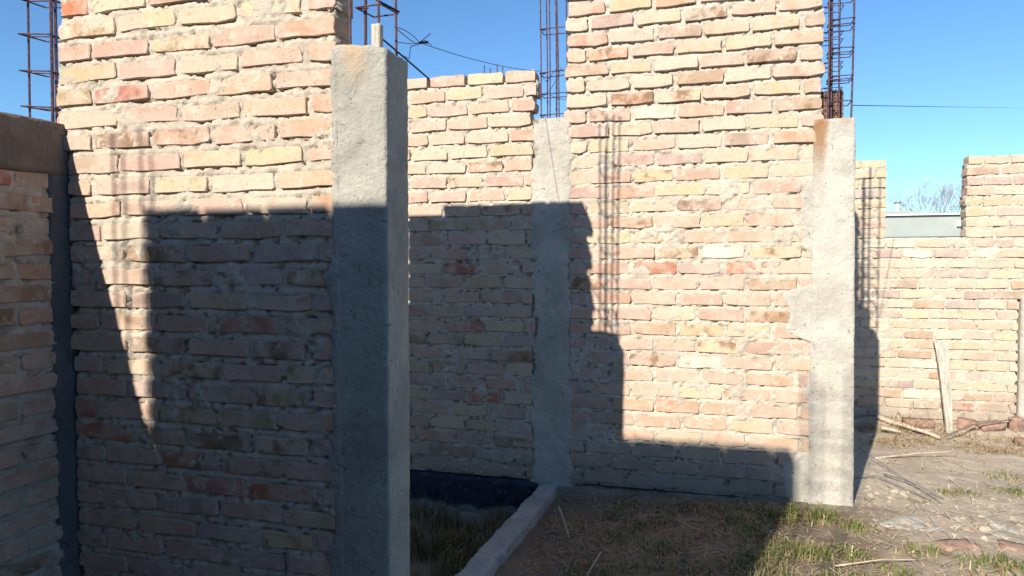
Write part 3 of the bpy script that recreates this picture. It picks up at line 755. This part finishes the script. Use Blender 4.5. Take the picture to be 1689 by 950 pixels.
branch([(.80, 4.12, .03), (.83, 4.35, .06), (.93, 4.55, .10)], .0035, .0025, 'straw', 'single pale straw sticking out of the shadow right of the rust-streaked post', 'straw_stalk', 'straw')
branch([(1.10, 4.85, -.01), (1.35, 4.95, .01), (1.62, 5.02, .03)], .007, .004, 'stick', 'long pale stick lying on the bare soil in front of the plank')
branch([(1.02, 4.95, .03), (1.12, 4.45, .02), (1.22, 3.98, .012)], .003, .002, 'twig', 'thin dark twig crossing the sandy soil towards the concrete strip', 'twig', 'twig')
branch([(.86, 4.30, .012), (1.0, 4.36, .02), (1.18, 4.0, .012)], .004, .002, 'twig', 'curved dark twig lying near the foot of the shadow', 'twig', 'twig')
branch([(1.05, 4.42, .015), (1.15, 4.25, .03), (1.25, 4.05, .015)], .0045, .002, 'twig', 'short thick dark twig lying beside the long thin one', 'twig', 'twig')
branch([(1.72, 5.55, .0), (1.95, 5.75, .05), (2.3, 5.9, .08)], .007, .004, 'twig', 'dark curved branch resting on the red rubble by the far wall')
branch([(-.70, 3.45, .0), (-.58, 3.1, -.01)], .004, .003, 'straw', 'pale stalk lying on the shaded soil beside the narrow post', 'straw_stalk', 'straw')
branch([(-.45, 2.75, -.03), (-.42, 3.0, -.02)], .003, .002, 'straw', 'thin stalk on the dark soil near the bottom edge', 'straw_stalk', 'straw')
branch([(.55, 3.05, .01), (.75, 3.12, .03), (.9, 3.2, .01)], .004, .002, 'straw', 'pale stalk in the sunlit weeds at the bottom', 'straw_stalk', 'straw')
def chunk(x, y, lx, ly, lz, rz, mat, label, name='brick_fragment', cat='brick', tilt=.1, z=None, group='broken red bricks along the far wall'):
    bm = rough_box(-lx / 2, lx / 2, -ly / 2, ly / 2, -lz / 2, lz / 2, max(lx, lz) / 6, .004, .0055, int(abs(x * 977)) % 90)
    o = bm_obj(name, bm, M[mat]); o.location = (x, y, (gh(x, y) if z is None else z) + lz * .28); o.rotation_euler = (random.gauss(0, tilt), random.gauss(0, tilt), rz)
    return tag(o, label, cat, group)
chunk(1.63, 5.88, .20, .10, .065, .2, 'rubble', 'red brick fragment lying just left of the plank foot')
chunk(1.96, 5.90, .12, .10, .08, -.3, 'rubble', 'red brick fragment lying just right of the plank foot')
chunk(2.12, 5.90, .17, .10, .05, .25, 'rubble', 'long flat red brick piece between two smaller pieces by the far wall')
chunk(2.29, 5.90, .08, .06, .13, .5, 'rubble', 'upright red brick piece near the slim far post', tilt=.15)
chunk(2.27, 5.62, .17, .11, .045, .25, 'rubble', 'orange-red brick lying nearest the right edge by the far wall')
chunk(1.118, 3.43, .16, .10, .05, .3, 'rubble', 'reddish brick sunk in the soil in front of the concrete strip, left one', group='red bricks sunk in the soil', tilt=.03, z=-.026)
chunk(1.36, 3.47, .13, .09, .05, -.2, 'rubble', 'reddish brick sunk in the soil in front of the concrete strip, right one', group='red bricks sunk in the soil', tilt=.03, z=-.026)
# stones and clods nobody could count
def scatter(name, boxes, n, smin, smax, mat, seed, flat=.6):
    r = np.random.RandomState(seed); V = []; F = []
    for _ in range(n):
        x0, x1, y0, y1 = boxes[r.randint(len(boxes))]; x = r.uniform(x0, x1); y = r.uniform(y0, y1); s = smin + (smax - smin) * r.rand() ** 3
        z = gh(x, y); k = len(V)
        for v in ((1, 0, 0), (-1, 0, 0), (0, 1, 0), (0, -1, 0), (0, 0, 1), (.6, .6, .5), (-.6, .5, .6)):
            V.append((x + s * (v[0] + r.uniform(-.3, .3)), y + s * (v[1] + r.uniform(-.3, .3)), z + s * flat * (v[2] + r.uniform(-.2, .2))))
        F += [(k + 0, k + 5, k + 4), (k + 5, k + 2, k + 4), (k + 2, k + 6, k + 4), (k + 6, k + 1, k + 4), (k + 1, k + 3, k + 4), (k + 3, k, k + 4), (k, k + 2, k + 5), (k + 2, k + 1, k + 6)]
    return tag(mesh_obj(name, V, F, M[mat]), kind='stuff')
tag(scatter('gravel', [(-.75, .5, 2.4, 3.8), (.3, 2.6, 2.9, 5.9), (-.75, .5, 2.4, 3.8), (.7, 2.0, 3.3, 4.3)], 2200, .002, .009, 'stone', 5), 'small stones and mortar crumbs scattered over the soil', 'gravel')
tag(scatter('red_crumbs', [(1.4, 2.6, 5.5, 5.98), (.9, 1.7, 3.3, 3.8), (-.7, .4, 3.5, 3.82)], 260, .003, .016, 'rubble', 6), 'crumbs of red brick scattered along the wall foot', 'rubble')

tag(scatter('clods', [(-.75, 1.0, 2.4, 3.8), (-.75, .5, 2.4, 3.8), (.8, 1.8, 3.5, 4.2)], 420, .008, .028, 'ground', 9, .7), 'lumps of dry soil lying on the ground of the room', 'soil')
# ------------------------------------------------------------------ grass and weeds
def grass(name, label, clumps, mat, seed, bend=.6, wid=.0022):
    r = np.random.RandomState(seed); V = []; F = []
    for (cx, cy, rx, ry, n, h0, h1) in clumps:
        for _ in range(n):
            a = r.uniform(0, 6.283); q = r.rand() ** .6; x = cx + rx * q * math.cos(a); y = cy + ry * q * math.sin(a)
            h = r.uniform(h0, h1) * (1.15 - .5 * q); z = gh(x, y) - .004; th = r.uniform(0, 6.283); b = h * bend * r.uniform(.2, 1.3)
            w = wid * r.uniform(.7, 1.5); px, py = -math.sin(th) * w, math.cos(th) * w; bx, by = math.cos(th) * b, math.sin(th) * b; k = len(V)
            V += [(x - px, y - py, z), (x + px, y + py, z), (x + bx * .35 + px * .8, y + by * .35 + py * .8, z + h * .6), (x + bx * .35 - px * .8, y + by * .35 - py * .8, z + h * .6), (x + bx, y + by, z + h * (1 - .25 * b / h))]
            F += [(k, k + 1, k + 2, k + 3), (k + 3, k + 2, k + 4)]
    return tag(mesh_obj(name, V, F, M[mat]), label, 'grass', kind='stuff')
P1_ = []
for _ in range(75):
    x = random.uniform(-1.75, -.98); y = random.uniform(2.5, 3.72)
    if x < beam_left(y) - .04: P1_.append((x, y, .09, .09, 55, .05, .15))
grass('sunken_grass', 'withered grass filling the sunken strip left of the ground beam', P1_, 'pitgrass', 1)
grass('dry_sunken_grass', 'dry blades standing among the sunken grass', [(a, b, c, d, 14, e, f * 1.1) for a, b, c, d, n, e, f in P1_], 'dry', 2)
gc = [(.47, 3.60, .10, .09, 130, .04, .12), (.60, 3.62, .08, .08, 110, .04, .11), (.36, 3.55, .08, .08, 80, .03, .10), (.72, 3.50, .07, .06, 70, .03, .09),
      (.42, 3.15, .14, .10, 170, .03, .09), (.25, 3.05, .12, .10, 120, .03, .08), (.62, 3.20, .10, .08, 90, .02, .07), (.93, 3.30, .10, .06, 90, .02, .07),
      (1.20, 3.22, .16, .10, 170, .02, .08), (1.34, 3.15, .12, .1, 120, .02, .08), (.79, 3.05, .10, .08, 70, .02, .06), (1.05, 2.95, .2, .12, 150, .02, .07), (.6, 2.9, .2, .1, 110, .02, .07),
      (1.30, 4.17, .05, .04, 45, .02, .05), (1.40, 4.20, .05, .04, 45, .02, .05), (1.65, 4.27, .10, .07, 80, .02, .06), (1.75, 4.6, .12, .1, 60, .02, .06), (1.10, 4.0, .06, .04, 25, .01, .04)]
for _ in range(48): gc.append((random.uniform(-.55, .35), random.uniform(2.75, 3.72), .09, .08, 26, .02, .075))
for _ in range(16): gc.append((random.uniform(.3, 1.6), random.uniform(2.6, 3.5), .07, .06, 22, .015, .06))
grass('green_weeds', 'green weeds growing in low tufts on the soil', gc, 'green', 3, .8)
dc = [(a, b, c * 1.5, d * 1.5, int(n * .6), e * .7, f * .9) for a, b, c, d, n, e, f in gc]
for _ in range(60): dc.append((random.uniform(1.1, 2.5), random.uniform(5.25, 5.92), .12, .08, 34, .015, .055))
for _ in range(10): dc.append((random.uniform(1.25, 1.6), random.uniform(5.75, 5.95), .05, .04, 14, .06, .14))
grass('dry_weeds', 'dry brown weeds along the wall feet and among the green tufts', dc, 'dry', 4, 1.3)
def litter(name, label, boxes, n, l0, l1, mat, seed):
    r = np.random.RandomState(seed); V = []; F = []
    for _ in range(n):
        x0, x1, y0, y1 = boxes[r.randint(len(boxes))]; x = r.uniform(x0, x1); y = r.uniform(y0, y1); th = r.uniform(0, 6.283); l = r.uniform(l0, l1); w = .0018 * r.uniform(.6, 1.5)
        dx, dy = math.cos(th) * l / 2, math.sin(th) * l / 2; px, py = -math.sin(th) * w, math.cos(th) * w; z0 = gh(x - dx, y - dy) + .006; z1 = gh(x + dx, y + dy) + .006 + r.rand() ** 3 * .03; k = len(V)
        V += [(x - dx - px, y - dy - py, z0), (x - dx + px, y - dy + py, z0), (x + dx + px, y + dy + py, z1), (x + dx - px, y + dy - py, z1)]; F.append((k, k + 1, k + 2, k + 3))
    return tag(mesh_obj(name, V, F, M[mat]), label, 'straw', kind='stuff')
litter('straw_litter', 'loose straw strewn over the sunlit soil', [(.8, 2.5, 3.8, 5.9), (1.1, 2.5, 5.2, 5.95), (.2, 1.7, 2.7, 3.8)], 1700, .02, .11, 'straw', 7)
litter('shaded_straw', 'brown straw bits strewn over the shaded soil', [(-.75, .4, 2.4, 3.8)], 2200, .012, .08, 'dry', 8)

# ------------------------------------------------------------------ beyond the far wall
h1 = thing('low_building', 'pale green flat-roofed building seen through the gap in the far wall', 'building', (4.0, 14.0, 0))
m = MB(); m.box(2.4, 4.86, 14.0, 17.0, -.1, 1.64); m.obj('wall', M['white'], h1)
m = MB(); m.box(2.35, 4.90, 13.86, 14.02, 1.655, 2.03); m.obj('fascia', M['fascia'], h1)
m = MB(); m.box(2.3, 4.95, 13.80, 17.05, 2.045, 2.07); m.obj('coping', M['white'], h1)
m = MB(); m.box(2.36, 4.6, 13.84, 13.87, 1.645, 1.662); m.obj('painted_shadow_line', M['dark'], h1)  # dark strip standing in for the shade under the fascia
m = MB(); m.box(2.3, 4.95, 13.84, 13.868, 2.030, 2.046); m.obj('drip_edge', M['twig'], h1)
m = MB(); m.tube([(4.50, 13.86, 1.93), (4.50, 13.80, 1.93)], .028, 10); m.obj('lamp', M['dark'], h1)
m = MB(); m.box(4.38, 4.44, 13.80, 13.86, 1.84, 1.93); m.obj('bracket', M['white'], h1)
h2 = thing('low_building', 'small white building with a roof vent, behind the pale green one', 'building', (4.4, 19.0, 0))
m = MB(); m.box(3.2, 5.18, 19.0, 22.0, -.1, 2.35); m.obj('wall', M['white'], h2)
m = MB(); m.box(3.15, 5.24, 18.93, 22.05, 2.352, 2.44); m.obj('roof', M['fascia'], h2)
m = MB(); m.tube([(4.78, 19.3, 2.44), (4.78, 19.3, 2.64)], .045, 8); m.obj('roof_vent', M['white'], h2)
m = MB(); m.tube([(4.70, 19.3, 2.66), (4.86, 19.3, 2.66)], .025, 6); m.obj('vent_cap', M['twig'], h2)
def bare_tree():
    t = thing('bare_tree', 'leafless grey tree with fine twigs beyond the far buildings', 'tree', (7.5, 25.0, 0))
    tr = MB(); tr.tube([(7.5, 25, -.1), (7.48, 25, 1.2), (7.5, 25, 2.0)], .16, 8, .11); tr.obj('trunk', M['twig'], t)
    br = MB(); rr = random.Random(5)
    def grow(p, d, l, r, k):
        q = p + d * l; mid = p + d * l * .5 + Vector((rr.uniform(-1, 1), rr.uniform(-1, 1), rr.uniform(-1, 1))) * l * .06
        br.tube([p, mid, q], r, 4, r * .65)
        if k == 0: return
        for _ in range(3 if k > 1 else 4):
            nd = (d + Vector((rr.uniform(-1, 1), rr.uniform(-1, 1), rr.uniform(-.45, .8))) * .72).normalized(); grow(q, nd, l * rr.uniform(.6, .85), r * .6, k - 1)
    for i in range(9):
        a = i * 6.283 / 9; grow(Vector((7.5, 25, 1.95)), Vector((math.cos(a) * .8, math.sin(a) * .8, rr.uniform(.5, 1.1))).normalized(), rr.uniform(.50, .66), .028, 5)
    br.obj('branches', M['bark2'], t)  # distance haze put into the pale twig colour
bare_tree()
